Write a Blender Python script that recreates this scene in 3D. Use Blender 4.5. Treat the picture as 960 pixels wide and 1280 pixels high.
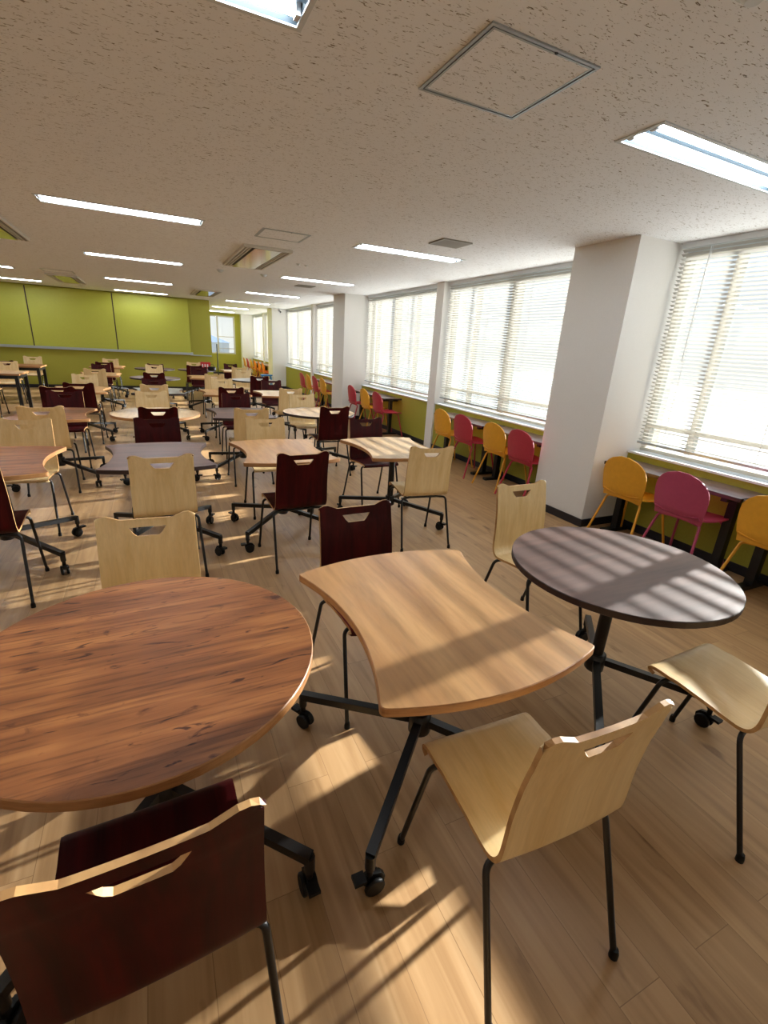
import bpy, bmesh, math, random
from mathutils import Vector, Matrix
random.seed(7)
PI = math.pi
scn = bpy.context.scene
COL = scn.collection
for o in list(bpy.data.objects): bpy.data.objects.remove(o, do_unlink=True)

# ------------------------------------------------------------------ camera
HC = 2.48                                   # ceiling height
def make_camera():
    f, p, y, r, h = 585.754, -.3386, .459, .0611, 1.5286
    cy, sy = math.cos(y), math.sin(y)
    F = Vector((sy*math.cos(p), cy*math.cos(p), math.sin(p)))
    R0 = Vector((cy, -sy, 0)); U0 = R0.cross(F)
    c, s = math.cos(r), math.sin(r)
    R = R0*c + U0*s; U = -R0*s + U0*c
    cam = bpy.data.cameras.new('camera'); cam.sensor_fit = 'VERTICAL'
    cam.sensor_height = 36; cam.lens = f/1280*36; cam.clip_start = .05; cam.clip_end = 500
    o = bpy.data.objects.new('camera', cam); COL.objects.link(o)
    m = Matrix((R, U, -F)).transposed().to_4x4(); m.translation = Vector((0, 0, h))
    o.matrix_world = m; scn.camera = o
make_camera()

# ------------------------------------------------------------------ light and exposure
SUN_STRENGTH = 31.0
SKY_STRENGTH = .92
TUBE_STRENGTH = 42.0
scn.view_settings.view_transform = 'Standard'; scn.view_settings.look = 'None'
scn.view_settings.exposure = 0.2; scn.view_settings.gamma = 1.0
scn.view_settings.use_curve_mapping = False
w = bpy.data.worlds.new('sky'); scn.world = w; w.use_nodes = True
wn, wl = w.node_tree.nodes, w.node_tree.links; wn.clear()
wo = wn.new('ShaderNodeOutputWorld'); bg = wn.new('ShaderNodeBackground')
tc = wn.new('ShaderNodeTexCoord'); sx = wn.new('ShaderNodeSeparateXYZ'); cr = wn.new('ShaderNodeValToRGB')
wl.new(tc.outputs['Generated'], sx.inputs[0]); wl.new(sx.outputs['Z'], cr.inputs[0])
cr.color_ramp.elements[0].position = 0.0; cr.color_ramp.elements[0].color = (.95, .93, .86, 1)
cr.color_ramp.elements[1].position = .7; cr.color_ramp.elements[1].color = (.42, .58, .85, 1)
e = cr.color_ramp.elements.new(.22); e.color = (.80, .88, .96, 1)
wl.new(cr.outputs[0], bg.inputs[0]); bg.inputs[1].default_value = SKY_STRENGTH
wl.new(bg.outputs[0], wo.inputs[0])
sun = bpy.data.lights.new('sun', 'SUN'); sun.energy = SUN_STRENGTH; sun.angle = math.radians(.53); sun.color = (1, .955, .88)
so = bpy.data.objects.new('sun', sun); COL.objects.link(so)
az = .15; el = math.atan(.216)
tosun = Vector((math.cos(el)*math.cos(az), math.cos(el)*math.sin(az), math.sin(el)))
so.rotation_euler = tosun.to_track_quat('Z', 'Y').to_euler(); so.location = tosun*60

# ------------------------------------------------------------------ materials
def mat(name, color, rough=.5, metal=0., spec=.5, emit=None, es=1., coat=0.):
    m = bpy.data.materials.new(name); m.use_nodes = True
    b = m.node_tree.nodes['Principled BSDF']
    b.inputs['Base Color'].default_value = (*color, 1); b.inputs['Roughness'].default_value = rough
    b.inputs['Metallic'].default_value = metal; b.inputs['Specular IOR Level'].default_value = spec
    b.inputs['Coat Weight'].default_value = coat; b.inputs['Coat Roughness'].default_value = .15
    if emit:
        b.inputs['Emission Color'].default_value = (*emit, 1); b.inputs['Emission Strength'].default_value = es
    return m
def srgb(r, g, b):
    f = lambda c: (c/255/12.92 if c/255 <= .04045 else ((c/255+.055)/1.055)**2.4)
    return (f(r), f(g), f(b))
def coords(nt, scale, use_random=True):
    n, l = nt.nodes, nt.links
    t = n.new('ShaderNodeTexCoord'); mp = n.new('ShaderNodeMapping'); mp.inputs['Scale'].default_value = scale
    l.new(t.outputs['Object'], mp.inputs['Vector'])
    if use_random:
        oi = n.new('ShaderNodeObjectInfo'); mu = n.new('ShaderNodeMath'); mu.operation = 'MULTIPLY'; mu.inputs[1].default_value = 37
        l.new(oi.outputs['Random'], mu.inputs[0]); cb = n.new('ShaderNodeCombineXYZ')
        for i in range(3): l.new(mu.outputs[0], cb.inputs[i])
        l.new(cb.outputs[0], mp.inputs['Location'])
    return mp
def ramp(nt, stops):
    r = nt.nodes.new('ShaderNodeValToRGB'); cr = r.color_ramp
    cr.elements[0].position, cr.elements[0].color = stops[0][0], (*stops[0][1], 1)
    cr.elements[1].position, cr.elements[1].color = stops[-1][0], (*stops[-1][1], 1)
    for p, c in stops[1:-1]:
        e = cr.elements.new(p); e.color = (*c, 1)
    return r
def wood(name, dark, light, scale, rough=.4, knots=0., coat=0., spec=.5, mid=None, fine=.82):
    """wood with the grain along the axis whose scale is smallest"""
    m = mat(name, light, rough, spec=spec, coat=coat); nt = m.node_tree; n, l = nt.nodes, nt.links
    b = n['Principled BSDF']; mp = coords(nt, scale)
    a = n.new('ShaderNodeTexNoise'); a.inputs['Scale'].default_value = 1; a.inputs['Detail'].default_value = 6; a.inputs['Distortion'].default_value = .6
    l.new(mp.outputs[0], a.inputs[0])
    stops = [(.3, dark), (.7, light)] if mid is None else [(.28, dark), (.48, mid), (.7, light)]
    r = ramp(nt, stops); l.new(a.outputs[0], r.inputs[0]); out = r.outputs[0]
    f = n.new('ShaderNodeTexNoise'); f.inputs['Scale'].default_value = 6; f.inputs['Detail'].default_value = 3
    l.new(mp.outputs[0], f.inputs[0])
    r2 = ramp(nt, [(.3, (fine, fine, fine)), (.6, (1, 1, 1))]); l.new(f.outputs[0], r2.inputs[0])
    mx = n.new('ShaderNodeMix'); mx.data_type = 'RGBA'; mx.blend_type = 'MULTIPLY'; mx.inputs[0].default_value = 1
    l.new(out, mx.inputs[6]); l.new(r2.outputs[0], mx.inputs[7]); out = mx.outputs[2]
    if knots:
        mp2 = coords(nt, tuple(s*.45+1.2 for s in scale))
        v = n.new('ShaderNodeTexNoise'); v.inputs['Scale'].default_value = 2.2; v.inputs['Detail'].default_value = 5; v.inputs['Roughness'].default_value = .7
        l.new(mp2.outputs[0], v.inputs[0])
        r3 = ramp(nt, [(.30, (.28, .2, .18)), (.40, (1, 1, 1))]); l.new(v.outputs[0], r3.inputs[0])
        m2 = n.new('ShaderNodeMix'); m2.data_type = 'RGBA'; m2.blend_type = 'MULTIPLY'; m2.inputs[0].default_value = knots
        l.new(out, m2.inputs[6]); l.new(r3.outputs[0], m2.inputs[7]); out = m2.outputs[2]
    l.new(out, b.inputs['Base Color'])
    return m
def speck(name, color, amt=.06, scale=40, rough=.6, bump=0.):
    m = mat(name, color, rough); nt = m.node_tree; n, l = nt.nodes, nt.links
    mp = coords(nt, (scale,)*3, False); a = n.new('ShaderNodeTexNoise'); a.inputs['Scale'].default_value = 1; a.inputs['Detail'].default_value = 4
    l.new(mp.outputs[0], a.inputs[0])
    r = ramp(nt, [(.3, tuple(c*(1-amt) for c in color)), (.7, tuple(min(1, c*(1+amt)) for c in color))])
    l.new(a.outputs[0], r.inputs[0]); l.new(r.outputs[0], n['Principled BSDF'].inputs['Base Color'])
    if bump:
        bm_ = n.new('ShaderNodeBump'); bm_.inputs['Strength'].default_value = bump; bm_.inputs['Distance'].default_value = .002
        l.new(a.outputs[0], bm_.inputs['Height']); l.new(bm_.outputs[0], n['Principled BSDF'].inputs['Normal'])
    return m
M = {}
M['maple'] = wood('maple_ply', srgb(222, 188, 130), srgb(236, 208, 156), (26, 26, 1.6), .36, coat=.1, fine=.93)
M['maple_seat'] = wood('maple_ply_seat', srgb(222, 188, 130), srgb(236, 208, 156), (26, 1.6, 26), .36, coat=.1, fine=.93)
M['mahogany'] = wood('mahogany_ply', srgb(42, 4, 7), srgb(76, 10, 13), (22, 22, 1.4), .45, spec=.16)
M['mahogany_seat'] = wood('mahogany_ply_seat', srgb(42, 4, 7), srgb(76, 10, 13), (22, 1.4, 22), .45, spec=.16)
M['ply_edge'] = wood('ply_edge', srgb(150, 100, 50), srgb(215, 170, 110), (6, 6, 6), .5)
def rustic():
    m = mat('rustic_walnut_top', (.3, .15, .08), .45, spec=.25); nt = m.node_tree; n, l = nt.nodes, nt.links
    def noise(scale, det, dist, sc=1):
        mp = coords(nt, scale); a = n.new('ShaderNodeTexNoise'); a.inputs['Scale'].default_value = sc; a.inputs['Detail'].default_value = det
        a.inputs['Distortion'].default_value = dist; l.new(mp.outputs[0], a.inputs[0]); return a.outputs[0]
    def mul(a, b, f=1.):
        x = n.new('ShaderNodeMix'); x.data_type = 'RGBA'; x.blend_type = 'MULTIPLY'; x.inputs[0].default_value = f
        l.new(a, x.inputs[6]); l.new(b, x.inputs[7]); return x.outputs[2]
    base = ramp(nt, [(.28, srgb(98, 57, 30)), (.5, srgb(132, 80, 42)), (.72, srgb(160, 104, 58))]); l.new(noise((1.7, 19, 19), 9, .5), base.inputs[0])
    fine = ramp(nt, [(.36, (.5, .45, .42)), (.5, (1, 1, 1))]); l.new(noise((5, 95, 95), 4, .2), fine.inputs[0])
    spk = ramp(nt, [(.31, (.2, .13, .11)), (.37, (1, 1, 1))]); l.new(noise((9, 34, 34), 5, 1.2), spk.inputs[0])
    knot = ramp(nt, [(.27, (.25, .15, .13)), (.36, (1, 1, 1))]); l.new(noise((4.5, 9, 9), 6, 2.2), knot.inputs[0])
    out = mul(mul(mul(base.outputs[0], fine.outputs[0], .8), spk.outputs[0]), knot.outputs[0])
    l.new(out, n['Principled BSDF'].inputs['Base Color']); return m
M['walnut_top'] = rustic()
M['oak_top'] = wood('oak_top', srgb(160, 114, 70), srgb(190, 146, 96), (9, 1.1, 9), .4, spec=.4)
M['pale_top'] = wood('pale_oak_top', srgb(184, 148, 108), srgb(214, 184, 144), (9, 1.1, 9), .36)
M['dark_top'] = wood('dark_walnut_top', srgb(70, 44, 38), srgb(108, 76, 66), (1.2, 10, 10), .48, spec=.55)
M['grey_top'] = wood('grey_top', srgb(90, 84, 80), srgb(120, 112, 106), (1.2, 10, 10), .35)
M['edge_oak'] = wood('edge_oak', srgb(150, 100, 58), srgb(190, 138, 86), (4, 4, 30), .45)
M['edge_dark'] = mat('edge_dark', srgb(44, 26, 24), .45)
M['black_metal'] = speck('black_metal', srgb(9, 9, 11), .2, 60, .4)
M['black_plastic'] = mat('black_plastic', srgb(8, 8, 9), .5, spec=.3)
M['wall'] = speck('white_wallpaper', srgb(228, 226, 222), .025, 160, .8, .3)
M['green'] = speck('lime_wallpaper', srgb(160, 156, 54), .04, 60, .75, .25)
M['board'] = speck('lime_board', srgb(178, 178, 62), .02, 20, .5)
M['base'] = mat('dark_baseboard', srgb(20, 20, 28), .5)
M['alu'] = mat('aluminium', srgb(170, 178, 182), .35, .6)
M['white_frame'] = mat('white_frame', srgb(214, 220, 224), .45)
M['sash'] = mat('window_sash', srgb(196, 192, 180), .5)
M['light_body'] = mat('light_body', srgb(206, 212, 214), .4)
M['reflector'] = mat('reflector', srgb(62, 74, 82), .5)
M['tube'] = mat('lit_tube', (1, 1, 1), .5, emit=(.86, .94, 1.), es=TUBE_STRENGTH)
M['yellow'] = speck('yellow_shell', srgb(224, 160, 44), .04, 30, .42)
M['pink'] = speck('pink_shell', srgb(178, 48, 66), .04, 30, .45)
M['magenta'] = speck('magenta_shell', srgb(172, 66, 98), .04, 30, .45)
M['orange'] = speck('orange_shell', srgb(226, 120, 30), .04, 30, .42)
M['blue'] = mat('blue_plastic', srgb(36, 120, 200), .4)
M['red'] = mat('red_card', srgb(205, 40, 50), .5)
M['counter'] = wood('counter_top', srgb(96, 74, 76), srgb(140, 116, 118), (10, 1.2, 10), .28, coat=.3)
M['pinkpaper'] = mat('white_paper', srgb(230, 225, 222), .6)
M['grille'] = mat('grille', srgb(150, 146, 138), .5)
M['dark_slot'] = mat('dark_slot', srgb(26, 24, 22), .6)
M['ac_body'] = mat('ac_body', srgb(210, 206, 196), .5)
M['ac_panel'] = mat('ac_panel', srgb(200, 190, 178), .12, .9)
# glass
g = bpy.data.materials.new('glass'); g.use_nodes = True; n, l = g.node_tree.nodes, g.node_tree.links; n.clear()
go = n.new('ShaderNodeOutputMaterial'); gt = n.new('ShaderNodeBsdfTransparent'); gg = n.new('ShaderNodeBsdfGlossy'); gg.inputs['Roughness'].default_value = .02
gm = n.new('ShaderNodeMixShader'); gm.inputs[0].default_value = .05; gt.inputs[0].default_value = (.95, .98, 1, 1)
l.new(gt.outputs[0], gm.inputs[1]); l.new(gg.outputs[0], gm.inputs[2]); l.new(gm.outputs[0], go.inputs[0]); M['glass'] = g
# slats: thin white aluminium-look slats that let a little light through
s_ = bpy.data.materials.new('blind_slat'); s_.use_nodes = True; n, l = s_.node_tree.nodes, s_.node_tree.links; b = n['Principled BSDF']
b.inputs['Base Color'].default_value = (.52, .51, .49, 1); b.inputs['Roughness'].default_value = .5
tr = n.new('ShaderNodeBsdfTranslucent'); tr.inputs[0].default_value = (.95, .88, .70, 1); mx = n.new('ShaderNodeMixShader'); mx.inputs[0].default_value = .06
l.new(b.outputs[0], mx.inputs[1]); l.new(tr.outputs[0], mx.inputs[2]); l.new(mx.outputs[0], n['Material Output'].inputs[0]); M['slat'] = s_
# floor planks
def floor_mat():
    m = mat('wood_plank_floor', (.4, .3, .2), .38, spec=.4); nt = m.node_tree; n, l = nt.nodes, nt.links; b = n['Principled BSDF']
    t = n.new('ShaderNodeTexCoord'); mp = n.new('ShaderNodeMapping'); mp.inputs['Rotation'].default_value = (0, 0, PI/2)
    l.new(t.outputs['Object'], mp.inputs[0])
    br = n.new('ShaderNodeTexBrick'); br.inputs['Scale'].default_value = 1; br.offset = .37; br.offset_frequency = 2
    br.inputs['Brick Width'].default_value = .92; br.inputs['Row Height'].default_value = .152
    br.inputs['Mortar Size'].default_value = .0012; br.inputs['Mortar Smooth'].default_value = .3; br.inputs['Bias'].default_value = 0
    br.inputs['Color1'].default_value = (0, 0, 0, 1); br.inputs['Color2'].default_value = (1, 1, 1, 1); br.inputs['Mortar'].default_value = (.5, .5, .5, 1)
    l.new(mp.outputs[0], br.inputs[0])
    # grain shifted per plank
    sc = n.new('ShaderNodeVectorMath'); sc.operation = 'SCALE'; sc.inputs[3].default_value = 23
    l.new(br.outputs['Color'], sc.inputs[0]); ad = n.new('ShaderNodeVectorMath'); l.new(t.outputs['Object'], ad.inputs[0]); l.new(sc.outputs[0], ad.inputs[1])
    m2 = n.new('ShaderNodeMapping'); m2.inputs['Scale'].default_value = (22, 1.5, 1); l.new(ad.outputs[0], m2.inputs[0])
    a = n.new('ShaderNodeTexNoise'); a.inputs['Scale'].default_value = 1; a.inputs['Detail'].default_value = 7; a.inputs['Distortion'].default_value = .8
    l.new(m2.outputs[0], a.inputs[0])
    r = ramp(nt, [(.22, srgb(148, 112, 74)), (.5, srgb(176, 139, 97)), (.78, srgb(192, 157, 114))]); l.new(a.outputs[0], r.inputs[0])
    hv = n.new('ShaderNodeHueSaturation'); l.new(r.outputs[0], hv.inputs['Color'])
    mr = n.new('ShaderNodeMapRange'); mr.inputs[3].default_value = .92; mr.inputs[4].default_value = 1.06
    l.new(br.outputs['Color'], mr.inputs[0]); l.new(mr.outputs[0], hv.inputs['Value'])
    # knots
    m3 = n.new('ShaderNodeMapping'); m3.inputs['Scale'].default_value = (9, 3, 1); l.new(ad.outputs[0], m3.inputs[0])
    k = n.new('ShaderNodeTexNoise'); k.inputs['Scale'].default_value = 1; k.inputs['Detail'].default_value = 4; l.new(m3.outputs[0], k.inputs[0])
    kr = ramp(nt, [(.27, (.5, .42, .35)), (.36, (1, 1, 1))]); l.new(k.outputs[0], kr.inputs[0])
    mx = n.new('ShaderNodeMix'); mx.data_type = 'RGBA'; mx.blend_type = 'MULTIPLY'; mx.inputs[0].default_value = 1
    l.new(hv.outputs[0], mx.inputs[6]); l.new(kr.outputs[0], mx.inputs[7])
    jm = n.new('ShaderNodeMix'); jm.data_type = 'RGBA'; l.new(br.outputs['Fac'], jm.inputs[0])
    jm.inputs[7].default_value = (*srgb(138, 106, 72), 1); l.new(mx.outputs[2], jm.inputs[6])
    l.new(jm.outputs[2], b.inputs['Base Color'])
    rr = n.new('ShaderNodeMapRange'); rr.inputs[3].default_value = .3; rr.inputs[4].default_value = .5; l.new(a.outputs[0], rr.inputs[0]); l.new(rr.outputs[0], b.inputs['Roughness'])
    return m
M['floor'] = floor_mat()
def ceiling_mat():
    m = mat('fissured_ceiling_board', srgb(214, 208, 198), .9, spec=.2); nt = m.node_tree; n, l = nt.nodes, nt.links; b = n['Principled BSDF']
    t = n.new('ShaderNodeTexCoord')
    outs = []
    for ang, sc in ((.5, (34, 130, 1)), (1.25, (34, 130, 1))):
        mp = n.new('ShaderNodeMapping'); mp.inputs['Rotation'].default_value = (0, 0, ang); mp.inputs['Scale'].default_value = sc
        l.new(t.outputs['Object'], mp.inputs[0])
        a = n.new('ShaderNodeTexNoise'); a.inputs['Scale'].default_value = 1; a.inputs['Detail'].default_value = 1.5; a.inputs['Distortion'].default_value = 1.2
        l.new(mp.outputs[0], a.inputs[0])
        r = ramp(nt, [(.665, (0, 0, 0)), (.71, (1, 1, 1))]); l.new(a.outputs[0], r.inputs[0]); outs.append(r.outputs[0])
    mxm = n.new('ShaderNodeMath'); mxm.operation = 'MAXIMUM'; l.new(outs[0], mxm.inputs[0]); l.new(outs[1], mxm.inputs[1])
    c = n.new('ShaderNodeMix'); c.data_type = 'RGBA'; l.new(mxm.outputs[0], c.inputs[0])
    c.inputs[6].default_value = (*srgb(238, 240, 243), 1); c.inputs[7].default_value = (*srgb(132, 122, 108), 1)
    l.new(c.outputs[2], b.inputs['Base Color'])
    iv = n.new('ShaderNodeMath'); iv.operation = 'SUBTRACT'; iv.inputs[0].default_value = 1; l.new(mxm.outputs[0], iv.inputs[1])
    bu = n.new('ShaderNodeBump'); bu.inputs['Strength'].default_value = .6; bu.inputs['Distance'].default_value = .004
    l.new(iv.outputs[0], bu.inputs['Height']); l.new(bu.outputs[0], b.inputs['Normal'])
    return m
M['ceiling'] = ceiling_mat()

# ------------------------------------------------------------------ mesh helpers
class MB:
    def __init__(s): s.v = []; s.f = []; s.m = []; s.sm = []
    def add(s, vs, fs, mi=0, smooth=False):
        o = len(s.v); s.v += [tuple(v) for v in vs]
        for f in fs: s.f.append([i+o for i in f]); s.m.append(mi); s.sm.append(smooth)
        return s
    def box(s, x0, x1, y0, y1, z0, z1, mi=0):
        vs = [(x, y, z) for z in (z0, z1) for y in (y0, y1) for x in (x0, x1)]
        return s.add(vs, [(0, 2, 3, 1), (4, 5, 7, 6), (0, 1, 5, 4), (2, 6, 7, 3), (0, 4, 6, 2), (1, 3, 7, 5)], mi)
    def obox(s, c, ax, ay, az_, mi=0):
        """oriented box: centre and three half-axis vectors"""
        c, ax, ay, az_ = map(Vector, (c, ax, ay, az_))
        vs = [c+ax*i+ay*j+az_*k for k in (-1, 1) for j in (-1, 1) for i in (-1, 1)]
        return s.add(vs, [(0, 2, 3, 1), (4, 5, 7, 6), (0, 1, 5, 4), (2, 6, 7, 3), (0, 4, 6, 2), (1, 3, 7, 5)], mi)
    def bar(s, a, b, w_, h_, mi=0):
        a, b = Vector(a), Vector(b); d = (b-a); L = d.length; d.normalize()
        side = d.cross(Vector((0, 0, 1)))
        side = Vector((1, 0, 0)) if side.length < 1e-4 else side.normalized()
        up = side.cross(d)
        return s.obox((a+b)/2, d*L/2, side*w_/2, up*h_/2, mi)
    def tube(s, pts, r, seg=8, mi=0, caps=True):
        pts = [Vector(p) for p in pts]; rs = r if isinstance(r, (list, tuple)) else [r]*len(pts)
        rings = []; prev = None
        for i, p in enumerate(pts):
            d = (pts[min(i+1, len(pts)-1)]-pts[max(i-1, 0)]).normalized()
            if prev is None:
                ref = Vector((0, 0, 1)) if abs(d.z) < .9 else Vector((1, 0, 0)); a = d.cross(ref).normalized()
            else: a = (prev-d*prev.dot(d)).normalized()
            prev = a; b = d.cross(a)
            rings.append([p+(a*math.cos(2*PI*k/seg)+b*math.sin(2*PI*k/seg))*rs[i] for k in range(seg)])
        vs = [v for R_ in rings for v in R_]; fs = []
        for i in range(len(rings)-1):
            for k in range(seg):
                k2 = (k+1) % seg; fs.append((i*seg+k, i*seg+k2, (i+1)*seg+k2, (i+1)*seg+k))
        s.add(vs, fs, mi, True)
        if caps:
            s.add(rings[0], [tuple(range(seg))[::-1]], mi); s.add(rings[-1], [tuple(range(seg))], mi)
        return s
    def prism(s, outline, z0, z1, mi_top=0, mi_side=0, smooth=False, bevel=0.):
        n_ = len(outline)
        def inset(d):
            out = []
            for i in range(n_):
                p = Vector(outline[i]).to_2d(); a = Vector(outline[i-1]).to_2d(); b = Vector(outline[(i+1) % n_]).to_2d()
                t = (b-a).normalized(); nrm = Vector((-t.y, t.x)); out.append(p+nrm*d)
            return out
        o0 = [Vector(p).to_2d() for p in outline]; o1 = inset(bevel) if bevel else o0
        levels = [(o1, z0), (o0, z0+bevel), (o0, z1-bevel), (o1, z1)] if bevel else [(o0, z0), (o0, z1)]
        vs = [(p.x, p.y, z) for o_, z in levels for p in o_]; fs = []
        for L in range(len(levels)-1):
            for i in range(n_):
                j = (i+1) % n_; fs.append((L*n_+i, L*n_+j, (L+1)*n_+j, (L+1)*n_+i))
        s.add(vs, fs, mi_side, smooth)
        s.add([(p.x, p.y, z1) for p in o1], [tuple(range(n_))], mi_top)
        s.add([(p.x, p.y, z0) for p in o1], [tuple(range(n_))[::-1]], mi_side)
        return s
    def build(s, name, mats, parent=None, loc=None):
        me = bpy.data.meshes.new(name); me.from_pydata(s.v, [], s.f)
        if not isinstance(mats, (list, tuple)): mats = [mats]
        for m in mats: me.materials.append(m)
        me.polygons.foreach_set('material_index', s.m); me.polygons.foreach_set('use_smooth', s.sm); me.update()
        o = bpy.data.objects.new(name, me); COL.objects.link(o)
        if parent: o.parent = parent
        if loc: o.location = loc
        return o
def smooth_pts(pts, r=.03, n=4):
    """round the corners of a polyline"""
    P = [Vector(p) for p in pts]; out = [P[0]]
    for i in range(1, len(P)-1):
        a, b, c = P[i-1], P[i], P[i+1]
        r1 = min(r, (a-b).length*.49, (c-b).length*.49)
        s0 = b+(a-b).normalized()*r1; s1 = b+(c-b).normalized()*r1
        for k in range(n+1):
            t = k/n; out.append(s0*(1-t)**2+b*2*t*(1-t)+s1*t*t)
    out.append(P[-1]); return out
def tag(o, label=None, cat=None, group=None, kind=None):
    if label: o['label'] = label
    if cat: o['category'] = cat
    if group: o['group'] = group
    if kind: o['kind'] = kind
    return o
def thing(name, label, cat, loc=(0, 0, 0), rz=0, group=None):
    o = bpy.data.objects.new(name, None); o.empty_display_size = .1; COL.objects.link(o)
    o.location = loc; o.rotation_euler = (0, 0, rz); return tag(o, label, cat, group)
def struct(o): o['kind'] = 'structure'; return o
KIDS = {}
def kids(o):
    return [c for c in bpy.data.objects if c.parent == o]
def tree(o):
    return (o, [tree(c) for c in kids(o)])
def copy_tree(t, parent=None):
    c = t[0].copy(); COL.objects.link(c)
    if parent: c.parent = parent
    for k in t[1]: copy_tree(k, c)
    return c
def place(t, used, label, loc, rz, group, cat):
    """first call moves the prototype itself, later calls copy it"""
    o = t[0] if not used else copy_tree(t)
    o.location = loc; o.rotation_euler = (0, 0, rz); tag(o, label, cat, group); return o

# ------------------------------------------------------------------ room shell
XW = 4.03            # inner face of the window wall
XG = 4.22            # glazing plane
XP = 3.59            # face of the pillars
YG = 15.3            # lime board wall
YF = 22.4            # far end wall
XL, YB = -6.5, -3.5
struct(MB().box(XL, 4.6, YB, YF+.1, -.12, 0).build('floor', M['floor']))
LIGHT_XY = [(-.09, 1.785), (2.64, 1.80), (-.09, 5.08), (2.6, 5.0), (-.08, 8.12), (2.6, 8.2), (-.08, 11.5), (2.6, 11.55), (-.08, 14.5), (2.6, 14.7),
            (2.6, 18.1), (2.6, 21.2), (-2.7, 11.3), (-2.7, 14.0), (-2.8, 1.83), (-2.8, 5.08), (-2.8, 8.2)]
LHX, LHY = .618, .118            # half size of the recess of a light
def ceiling():
    xs = sorted({XL, 4.6} | {round(x+s_*LHX, 4) for x, _ in LIGHT_XY for s_ in (-1, 1)})
    ys = sorted({YB, YF+.1} | {round(y+s_*LHY, 4) for _, y in LIGHT_XY for s_ in (-1, 1)})
    def hole(x, y): return any(abs(x-a) < LHX-.001 and abs(y-b) < LHY-.001 for a, b in LIGHT_XY)
    mb = MB(); n_ = len(xs)
    vs = [(x, y, z) for z in (HC, HC+.12) for y in ys for x in xs]; top = len(xs)*len(ys); fs = []
    H_ = [[hole((xs[i]+xs[i+1])/2, (ys[j]+ys[j+1])/2) for i in range(n_-1)] for j in range(len(ys)-1)]
    for j in range(len(ys)-1):
        for i in range(n_-1):
            q = (j*n_+i, j*n_+i+1, (j+1)*n_+i+1, (j+1)*n_+i)
            fs.append(tuple(top+k for k in q))
            if H_[j][i]:
                for (dj, di, e0, e1) in ((-1, 0, 0, 1), (0, 1, 1, 2), (1, 0, 2, 3), (0, -1, 3, 0)):
                    if not H_[j+dj][i+di]: fs.append((q[e0], q[e1], top+q[e1], top+q[e0]))
            else: fs.append(q[::-1])
    mb.add(vs, fs); return mb
struct(ceiling().build('ceiling', M['ceiling']))
struct(MB().box(XL-.15, XL, YB, YG+.2, 0, HC).build('wall_left', M['wall']))
struct(MB().box(XL, 4.6, YB-.15, YB, 0, HC).build('wall_back', M['wall']))
struct(MB().box(XL, 1.62, YG, YG+.2, 0, HC).build('wall_front', M['green']))
struct(MB().box(1.42, 1.62, YG+.2, YF, 0, HC).build('wall_recess_side', M['green']))
# far end wall with a window opening x 2.05..3.33, z .86..2.36
FX0, FX1, FZ0, FZ1 = 1.9, 3.36, .84, 2.37
mb = MB(); mb.box(1.62, FX0, YF, YF+.2, 0, HC); mb.box(FX1, 3.59, YF, YF+.2, 0, HC)
mb.box(FX0, FX1, YF, YF+.2, 0, FZ0); mb.box(FX0, FX1, YF, YF+.2, FZ1, HC)
struct(mb.build('wall_far', M['green']))
# window wall below the sills (lime) and outer upstand
ZS = .735
struct(MB().box(XW, XW+.22, YB, YF, 0, ZS-.018).build('wall_right', M['green']))
struct(MB().box(XG-.02, XG+.2, YB, YF, HC-.06, HC).build('trim_1', M['white_frame']))
struct(MB().box(XW-.02, XG+.06, YB, YF, ZS-.018, ZS).build('trim_2', M['white_frame']))
# pillars and thin piers
def pillar(i, y0, y1, x0=XP):
    struct(MB().box(x0, XG+.2, y0, y1, 0, HC).build('wall_pillar', M['wall']))
PILLARS = [(-3.6, -2.94), (2.98, 3.66), (9.6, 10.28), (16.2, 16.86), (22.1, 22.5)]
PIERS = [(-.12, .10), (6.54, 6.75), (13.06, 13.28), (19.5, 19.7)]
for i, (a, b) in enumerate(PILLARS): pillar(i, a, b)
for i, (a, b) in enumerate(PIERS): pillar(i, a, b, XW-.03)
# baseboards
mb = MB()
segs = []
for i in range(len(PILLARS)-1):
    segs.append((PILLARS[i][1], PILLARS[i+1][0]))
for a, b in segs: mb.box(XW-.012, XW, a, b, 0, .075)
for a, b in PILLARS[1:]:
    mb.box(XP-.012, XP, a-.012, b+.012, 0, .075); mb.box(XP, XW, a-.012, a, 0, .075); mb.box(XP, XW, b, b+.012, 0, .075)
struct(mb.build('baseboard_right', M['base']))
struct(MB().box(XL, 1.63, YG-.012, YG, 0, .085).build('baseboard_front', M['base']))
struct(MB().box(1.62, 3.59, YF-.012, YF, 0, .085).build('baseboard_far', M['base']))
struct(MB().box(XL, XL+.012, YB, YG, 0, .075).build('baseboard_left', M['base']))

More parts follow.
